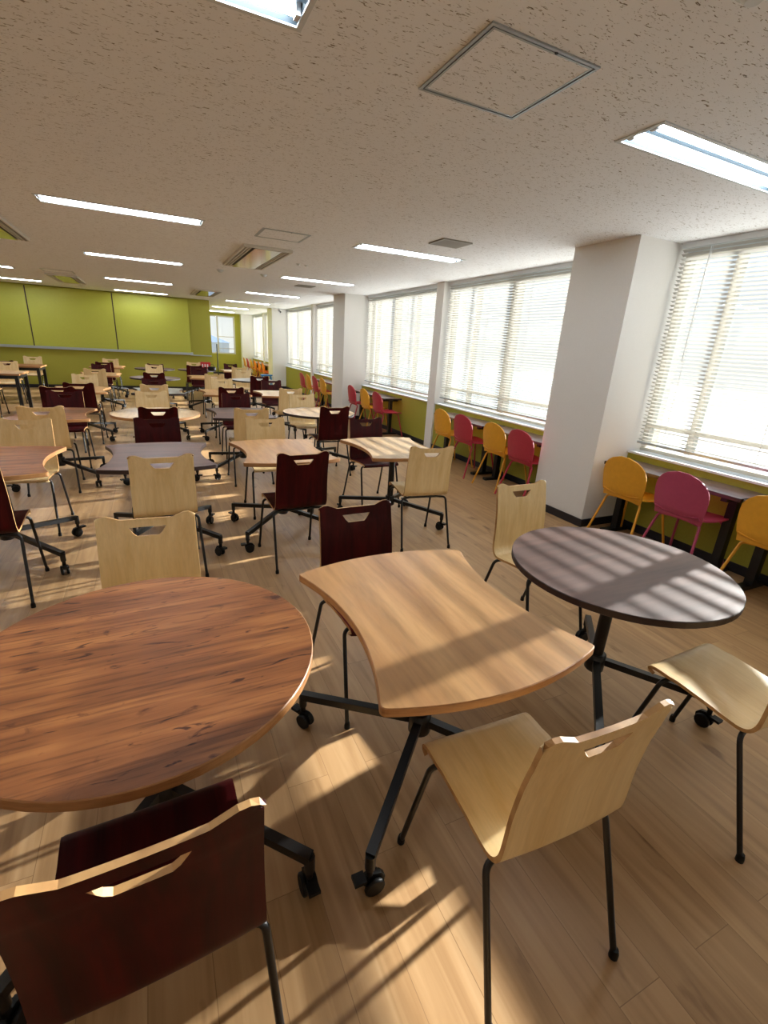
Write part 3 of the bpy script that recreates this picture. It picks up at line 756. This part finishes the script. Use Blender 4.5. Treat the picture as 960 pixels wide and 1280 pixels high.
# ------------------------------------------------------------------ left area: heavy black-framed tables with chairs
def frame_table(x0, x1, y0, y1, top, lab):
    t = thing('framed_table', lab, 'table', ((x0+x1)/2, (y0+y1)/2, 0), 0, 'square-legged tables at the far left')
    hx, hy = (x1-x0)/2, (y1-y0)/2
    MB().prism([(-hx, -hy), (hx, -hy), (hx, hy), (-hx, hy)], ZT-.03, ZT, 0, 1, bevel=.002).build('tabletop', [M[top], M['edge_oak']], t)
    mb = MB(); frame_ring(mb, -hx+.03, hx-.03, -hy+.03, hy-.03, ZT-.09, ZT-.031, .04); mb.build('apron', M['black_metal'], t)
    for a in (-1, 1):
        for b in (-1, 1):
            MB().box(a*(hx-.055)-.027, a*(hx-.055)+.027, b*(hy-.055)-.027, b*(hy-.055)+.027, 0, ZT-.09).build('leg', M['black_metal'], t)
frame_table(-3.45, -2.15, 10.55, 11.35, 'oak_top', 'oak table on square black legs at the left edge, nearer one')
frame_table(-3.45, -2.18, 12.65, 13.4, 'walnut_top', 'brown table on square black legs at far left, nearer the lime wall')
chair(W, -2.60, 11.75, -1, 'light maple chair at the left edge on the far side of the nearer square-legged table')
chair(D_, -2.62, 10.35, 1, 'mahogany chair at the left edge on the near side of the nearer square-legged table')
chair(D_, -2.70, 12.35, 1, 'mahogany chair at far left on the near side of the farther square-legged table')
chair(W, -2.55, 13.9, -1, 'light maple chair at far left right before the lime wall')
chair(D_, -3.35, 12.35, 1, 'mahogany chair cut by the left edge beside the far square-legged table')

# ------------------------------------------------------------------ counters under the windows
def counter(y0, y1, lab, legs=None):
    t = thing('window_counter', lab, 'counter table', (3.86, (y0+y1)/2, 0), 0, 'narrow dark counters under the windows')
    hy = (y1-y0)/2; zc = .66
    MB().prism([(-.19, -hy), (.165, -hy), (.165, hy), (-.19, hy)], zc-.028, zc, 0, 1, bevel=.002).build('tabletop', [M['counter'], M['edge_dark']], t)
    for yy in (legs or (-hy+.12, hy-.12)):
        b = MB(); b.box(-.03, .03, yy-.03, yy+.03, .03, zc-.045); b.build('leg', M['black_metal'], t)
        MB().box(-.17, .14, yy-.03, yy+.03, .0, .032).build('foot', M['black_metal'], t)
        MB().box(-.16, .14, yy-.022, yy+.022, zc-.06, zc-.028).build('bracket', M['black_metal'], t)
counter(1.76, 2.93, 'dark counter under the near blind, against the big white pillar')
counter(.56, 1.74, 'dark counter under the near blind at the right picture edge')
counter(3.70, 4.77, 'dark counter with two chairs just beyond the big pillar')
counter(4.80, 5.97, 'dark counter with yellow and pink chairs by the first thin pier')
counter(7.70, 9.30, 'dark counter ending free before the middle white pillar')
counter(10.34, 11.9, 'dark counter just beyond the middle white pillar')
counter(17.0, 18.6, 'far counter beyond the third pillar, nearer half')
counter(18.65, 20.3, 'far counter beyond the third pillar, farther half')

# ------------------------------------------------------------------ round-backed shell chairs
def shell_proto(mname):
    t = thing('shell_chair', 'x', 'chair'); m = M[mname]
    # backrest: tombstone outline, cupped; chair faces +x
    nx, ns = 12, 14
    def pos(i, j):
        v = j/ns; u = -1+2*i/nx
        z = .432+.350*v
        if v < .5: w_ = .185+.022*math.sin(v*2*PI/2)
        else:
            k = (v-.5)/.5; w_ = .207*math.sqrt(max(0, 1-(k*.985)**2.4))
        w_ = max(w_, .03)
        yy = -u*w_
        xx = -.20-.035*v+.9*(yy*yy)*(.6+.4*(1-v))+(.012 if v < .1 else 0)
        return (xx, yy, z-(.02*(u*u) if v < .05 else 0))
    a, b = thick_grid(nx, ns, pos, lambda i, j: False, .012, ns)
    for k in range(len(a.m)): a.m[k] = 0
    a.build('backrest', [m, m], t)
    # seat pan
    prof = [(-.195, .46), (-.18, .442), (-.12, .428), (-.02, .424), (.08, .430), (.16, .438), (.205, .430), (.215, .415)]
    rows = catmull(prof, 2); ns2 = len(rows)-1; nx2 = 10
    def pos2(i, j):
        u = -1+2*i/nx2; x, z = rows[j]; k = (x+.195)/.41
        w_ = .175+.035*math.sin(min(1, k*1.3)*PI/2)-(.05*max(0, (k-.8)/.2)**2)
        return (x, -u*w_, z+.022*u*u*(1-k*.5))
    a, b = thick_grid(nx2, ns2, pos2, lambda i, j: False, .011, ns2)
    for k in range(len(a.m)): a.m[k] = 0
    a.build('seat', [m, m], t)
    for sx_, xf, xt in ((1, .235, .15), (-1, -.255, -.13)):
        for s in (-1, 1):
            pts = smooth_pts([(xf, s*.225, 0), (xt, s*.165, .405), (xt, s*.08, .414)], .03, 4)
            MB().tube(pts, .0105, 8).build('leg', m, t)
        MB().tube([(xt, -.085, .414), (xt, .085, .414)], .009, 8).build('cross_tube', m, t)
    return tree(t)
SP = {}
def shell(c, x, y, rot, lab):
    if c not in SP: SP[c] = [shell_proto(c), False]
    place(SP[c][0], SP[c][1], lab, (x, y, 0), math.radians(rot), 'round-backed shell chairs along the window counters', 'chair'); SP[c][1] = True
SX = 3.70
for c, x, y, rot, lab in [
 ('yellow', SX, 2.58, 0, 'yellow shell chair tucked beside the big white pillar, right of it'),
 ('magenta', SX, 2.08, 0, 'magenta pink shell chair between two yellow ones at the near counter'),
 ('yellow', SX, 1.46, 0, 'yellow shell chair cut by the right picture edge'),
 ('yellow', SX, 5.48, 0, 'yellow shell chair right beside the first thin pier'),
 ('pink', SX, 4.98, 0, 'pink shell chair between two yellow ones under the second blind'),
 ('yellow', SX, 4.34, 0, 'yellow shell chair third from the first thin pier'),
 ('pink', SX, 3.885, 0, 'pink shell chair half hidden by the big white pillar'),
 ('pink', SX, 8.85, 0, 'pink shell chair closest to the middle white pillar'),
 ('yellow', SX, 8.2, 0, 'yellow shell chair at the free-ending counter before the middle pillar'),
 ('pink', SX, 7.63, 0, 'pink shell chair nearest the free end of the counter'),
 ('pink', 3.66, 12.25, 0, 'farthest pink shell chair beyond the middle pillar'),
 ('yellow', 3.66, 11.7, 0, 'yellow shell chair between two pink ones beyond the middle pillar'),
 ('pink', 3.66, 11.15, 0, 'pink shell chair right beyond the middle pillar'),
 ('yellow', 3.66, 10.56, 0, 'yellow shell chair half hidden behind the middle white pillar'),
 ('yellow', 3.66, 20.9, 0, 'yellow shell chair farthest away by the end wall'),
 ('pink', 3.66, 20.15, 0, 'pink shell chair second from the far end'),
 ('yellow', 3.66, 19.4, 0, 'yellow shell chair third from the far end'),
 ('orange', 3.66, 18.6, 0, 'orange shell chair fourth from the far end'),
 ('orange', 3.66, 17.85, 0, 'orange shell chair fifth from the far end'),
 ('orange', 3.66, 17.15, 0, 'orange shell chair just showing left of the third white pillar')]:
    shell(c, x, y, rot, lab)

# ------------------------------------------------------------------ small far things
# blue stool
t = thing('blue_stool', 'small bright blue plastic stool just before the third white pillar', 'stool', (3.30, 15.85, 0))
MB().prism([(.2*math.cos(a), .15*math.sin(a)) for a in [2*PI*k/20 for k in range(20)]], .42, .46, bevel=.008).build('seat', M['blue'], t)
for a in (-1, 1):
    for b in (-1, 1): MB().tube([(a*.17, b*.12, 0), (a*.13, b*.09, .42)], .018, 8).build('leg', M['blue'], t)
# pole with round base
t = thing('pole_stand', 'thin dark upright pole standing before the end window', 'stand', (2.35, 20.4, 0))
MB().tube([(0, 0, 0), (0, 0, .02), (0, 0, .035)], [.17, .17, .05], 20).build('base', M['black_metal'], t)
MB().tube([(0, 0, .03), (0, 0, 1.25)], .022, 10).build('pole', M['black_metal'], t)
# red box on the C6 table
t = thing('red_sign', 'small red and white card sign standing on the dark table before the lime wall corner', 'sign', (1.22, 13.2, ZT))
MB().box(-.13, .13, -.05, .05, 0, .04).build('base', M['pinkpaper'], t)
MB().box(-.12, .12, -.006, .006, .04, .20).build('card', M['red'], t)
mb = MB()
for k in range(3): mb.box(-.085+k*.06, -.055+k*.06, -.009, -.006, .08, .15)
mb.build('lettering', M['pinkpaper'], t)
t = thing('dark_bag', 'small dark soft bag on the dark table beside the red card sign', 'bag', (1.36, 13.08, ZT))
mb = MB(); ol = [(.10*math.cos(a)*(1+.1*math.sin(3*a)), .06*math.sin(a)) for a in [2*PI*k/16 for k in range(16)]]
mb.prism(ol, 0, .10, bevel=.02); mb.build('body', M['black_plastic'], t)
MB().tube(smooth_pts([(-.05, 0, .095), (-.04, 0, .15), (.04, 0, .15), (.05, 0, .095)], .03), .006, 6).build('handle', M['black_plastic'], t)

# ------------------------------------------------------------------ outside: ground and a few buildings far below the upper floor
gm_ = speck('outside_ground', srgb(120, 124, 120), .1, .2, .9)
struct(MB().box(-60, 260, -120, 260, -9.2, -9).build('ground_outside', gm_))
hw_ = [mat('house_wall_pale', srgb(216, 218, 216), .8), mat('house_wall_grey', srgb(184, 192, 200), .8)]
hr_ = [mat('house_roof_blue', srgb(140, 160, 186), .7), mat('house_roof_grey', srgb(160, 166, 172), .7)]
def house(x, y, w_, d_, h_, i, lab):
    t = thing('house', lab, 'house', (x, y, -9), 0, 'houses outside beyond the windows')
    MB().box(-w_/2, w_/2, -d_/2, d_/2, 0, h_).build('walls', hw_[i % 2], t)
    r = MB(); a, b = w_/2+.4, d_/2+.4
    r.add([(-a, -b, h_), (a, -b, h_), (a, b, h_), (-a, b, h_), (-a*.5, 0, h_+2.2), (a*.5, 0, h_+2.2)],
          [(0, 1, 5, 4), (2, 3, 4, 5), (1, 2, 5), (3, 0, 4), (0, 3, 2, 1)]); r.build('roof', hr_[i % 2], t)
    for k in range(3):
        MB().box(-w_/2+w_*(k+.5)/3-.6, -w_/2+w_*(k+.5)/3+.6, -d_/2-.05, -d_/2+.02, h_*.55, h_*.55+1.2).build('window', hr_[1], t)
house(6, 84, 12, 9, 6, 0, 'pale house with blue roof seen low through the end window, left')
house(17, 104, 14, 9, 5, 1, 'grey house with grey roof seen low through the end window, right')
house(9, 150, 22, 10, 9, 0, 'farther blue-roofed house between the two others in the end window')
